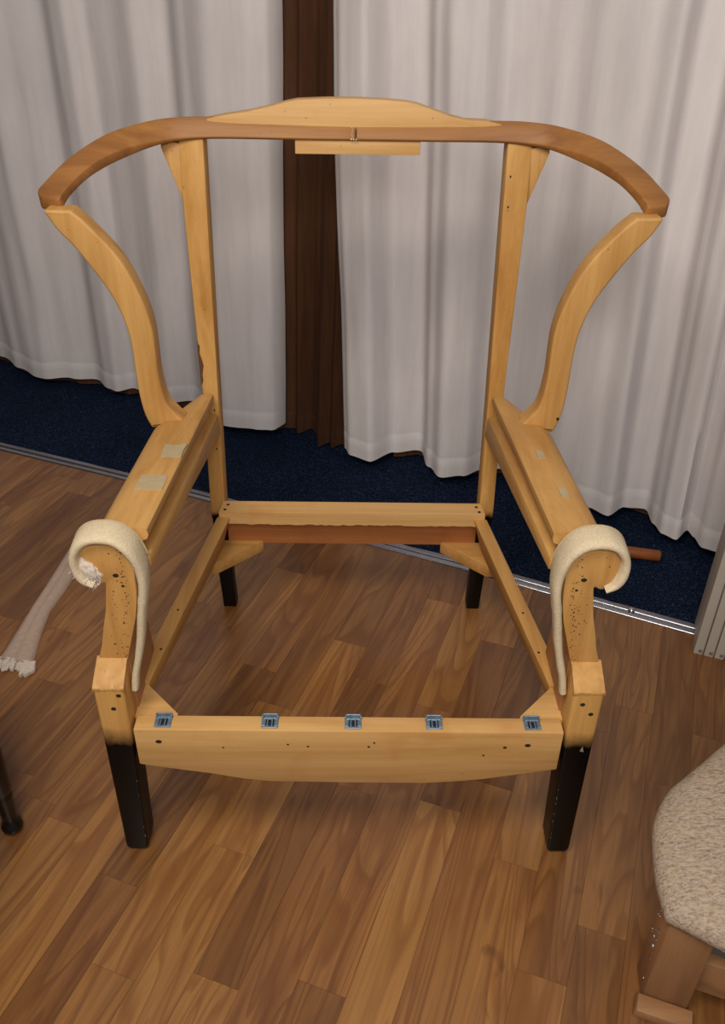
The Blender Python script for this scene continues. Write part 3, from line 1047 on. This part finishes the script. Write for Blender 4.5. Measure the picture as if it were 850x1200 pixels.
# ------------------------------------------------------------------ right: ribbed white folding door leaf
D = Vector((.940, -.342))
NB = Vector((.342, .940))
org = Vector((.738, .490))
door = empty('folding_door', (org.x, org.y, 0), 'white ribbed folding door leaf standing upright at the right edge', 'door')


def dn(a, b, z):
    p = org + D * a + NB * b
    return (p.x, p.y, z)


bm = bmesh.new()
add_hexa(bm, [dn(0, .006, 0), dn(.30, .006, 0), dn(.30, .105, 0), dn(0, .105, 0)],
         [dn(0, .006, 2.0), dn(.30, .006, 2.0), dn(.30, .105, 2.0), dn(0, .105, 2.0)])
link('door_leaf', bm, M_white_panel, door, bevel=0.002)
for i in range(14):
    a = .001 + i * .0215
    bm = bmesh.new()
    add_hexa(bm, [dn(a, -.001, 0), dn(a + .0185, -.001, 0), dn(a + .0205, .007, 0), dn(a - .001, .007, 0)],
             [dn(a, -.001, 2.0), dn(a + .0185, -.001, 2.0), dn(a + .0205, .007, 2.0), dn(a - .001, .007, 2.0)])
    rib = link('rib', bm, M_white_panel, door, bevel=0.0015)
    bm = bmesh.new()
    add_hexa(bm, [dn(a + .009, -.0016, .006), dn(a + .0165, -.0016, .006), dn(a + .0165, .002, .006), dn(a + .009, .002, .006)],
             [dn(a + .009, -.0016, .014), dn(a + .0165, -.0016, .014), dn(a + .0165, .002, .014), dn(a + .009, .002, .014)])
    link('slot', bm, M_slot, rib, smooth=False)

# small piece of orange wood on the carpet in the gap
bm = bmesh.new()
p0, p1 = Vector((.635, .838, .022)), Vector((.757, .812, .022))
ax = (p1 - p0).normalized()
s1 = ax.cross(Vector((0, 0, 1)))
secs = []
for (t, r) in ((0, .010), (.01, .014), (.5, .0145), (.97, .014), (1, .010)):
    c = p0.lerp(p1, t)
    secs.append([tuple(c + s1 * r * math.cos(a) + Vector((0, 0, 1)) * r * math.sin(a)) for a in [2 * math.pi * k / 14 for k in range(14)]])
add_loft(bm, secs)
dw = link('wooden_dowel', bm, M_dowel, sharp=0.8)
dw.location.z = -.003
props(dw, 'short orange-brown wooden dowel on the dark carpet below the right curtain', 'dowel')

# ------------------------------------------------------------------ lower right: half-covered chair
half = empty('covered_stool', (.419, -.239, 0), 'half-covered stool with beige tweed seat and bare wooden leg, lower right', 'stool')
D2 = Vector((.940, -.342))
N2 = Vector((.342, .940))
o2 = Vector((.419, -.239))


def hp(a, b, z):
    p = o2 + D2 * a + N2 * b
    return (p.x, p.y, z)


bm = bmesh.new()
add_hexa(bm, [hp(.010, 0, 0), hp(.072, 0, 0), hp(.072, .05, 0), hp(.0, .05, 0)],
         [hp(.012, 0, .200), (hp(.072, 0, .200)), hp(.072, .05, .200), hp(.0, .05, .200)])
link('leg', bm, M_raw_dark, half, bevel=0.003)
bm = bmesh.new()
rg = random.Random(2)
for i in range(26):
    z = rg.uniform(.02, .2)
    b = rg.uniform(.012, .04)
    a = lerp(.010, .0, b / .05)
    add_hexa(bm, [hp(a - .0005, b, z), hp(a - .0005, b + .0015, z), hp(a + .002, b + .0015, z), hp(a + .002, b, z)],
             [hp(a - .0005, b, z + .005), hp(a - .0005, b + .0015, z + .005), hp(a + .002, b + .0015, z + .005), hp(a + .002, b, z + .005)])
props(link('staples', bm, M_metal, half, smooth=False), kind='stuff')
OUT = [(.004, -.006), (-.007, .024), (-.015, .053), (-.0225, .105), (-.0235, .138), (-.018, .172), (-.006, .206), (.010, .232), (.039, .278),
       (.070, .329), (.12, .40), (.20, .45), (.32, .46), (.46, .45), (.56, .38), (.60, .25), (.60, .08), (.57, .0), (.48, -.03), (.30, -.036),
       (.16, -.033), (.078, -.022), (.035, -.012)]
cc = [p for p in catmull([(a, b, 0) for a, b in OUT + OUT[:1]], 3)][:-1]
cx = sum(p.x for p in cc) / len(cc)
cy = sum(p.y for p in cc) / len(cc)
secs = []
for (z, k) in ((.197, .965), (.199, .985), (.206, .998), (.214, 1.0), (.221, .990), (.227, .965), (.233, .92), (.238, .84), (.243, .65), (.246, .4), (.247, .08)):
    secs.append([hp(cx + (p.x - cx) * k, cy + (p.y - cy) * k, z) for p in cc])
bm = bmesh.new()
add_loft(bm, secs)
link('tweed_seat', bm, M_tweed, half, sharp=1.2)
bm = bmesh.new()
add_hexa(bm, [hp(.072, .014, .045), hp(.50, .014, .045), hp(.50, .034, .045), hp(.072, .034, .045)],
         [hp(.072, .014, .115), hp(.50, .014, .115), hp(.50, .034, .115), hp(.072, .034, .115)])
link('lower_rail', bm, M_raw_dark_x, half, bevel=0.002)
bm = bmesh.new()
add_hexa(bm, [hp(.072, .030, .115), hp(.56, .030, .115), hp(.56, .042, .115), hp(.072, .042, .115)],
         [hp(.072, .030, .20), hp(.56, .030, .20), hp(.56, .042, .20), hp(.072, .042, .20)])
link('lining_cloth', bm, M_slot, half, bevel=0.001)
bm = bmesh.new()
add_hexa(bm, [hp(.0, -.028, 0), hp(.082, -.028, 0), hp(.082, -.001, 0), hp(.0, -.001, 0)],
         [hp(.004, -.028, .018), hp(.080, -.028, .018), hp(.080, -.001, .018), hp(.004, -.001, .018)])
link('foot_block', bm, M_raw_dark_x, half, bevel=0.002)
# the other legs stand outside the picture
for (a, b) in ((.10, .38), (.50, .0), (.50, .38)):
    bm = bmesh.new()
    add_hexa(bm, [hp(a, b, 0), hp(a + .06, b, 0), hp(a + .06, b + .05, 0), hp(a, b + .05, 0)],
             [hp(a, b, .2), hp(a + .06, b, .2), hp(a + .06, b + .05, .2), hp(a, b + .05, .2)])
    link('leg', bm, M_raw_dark, half, bevel=0.003)
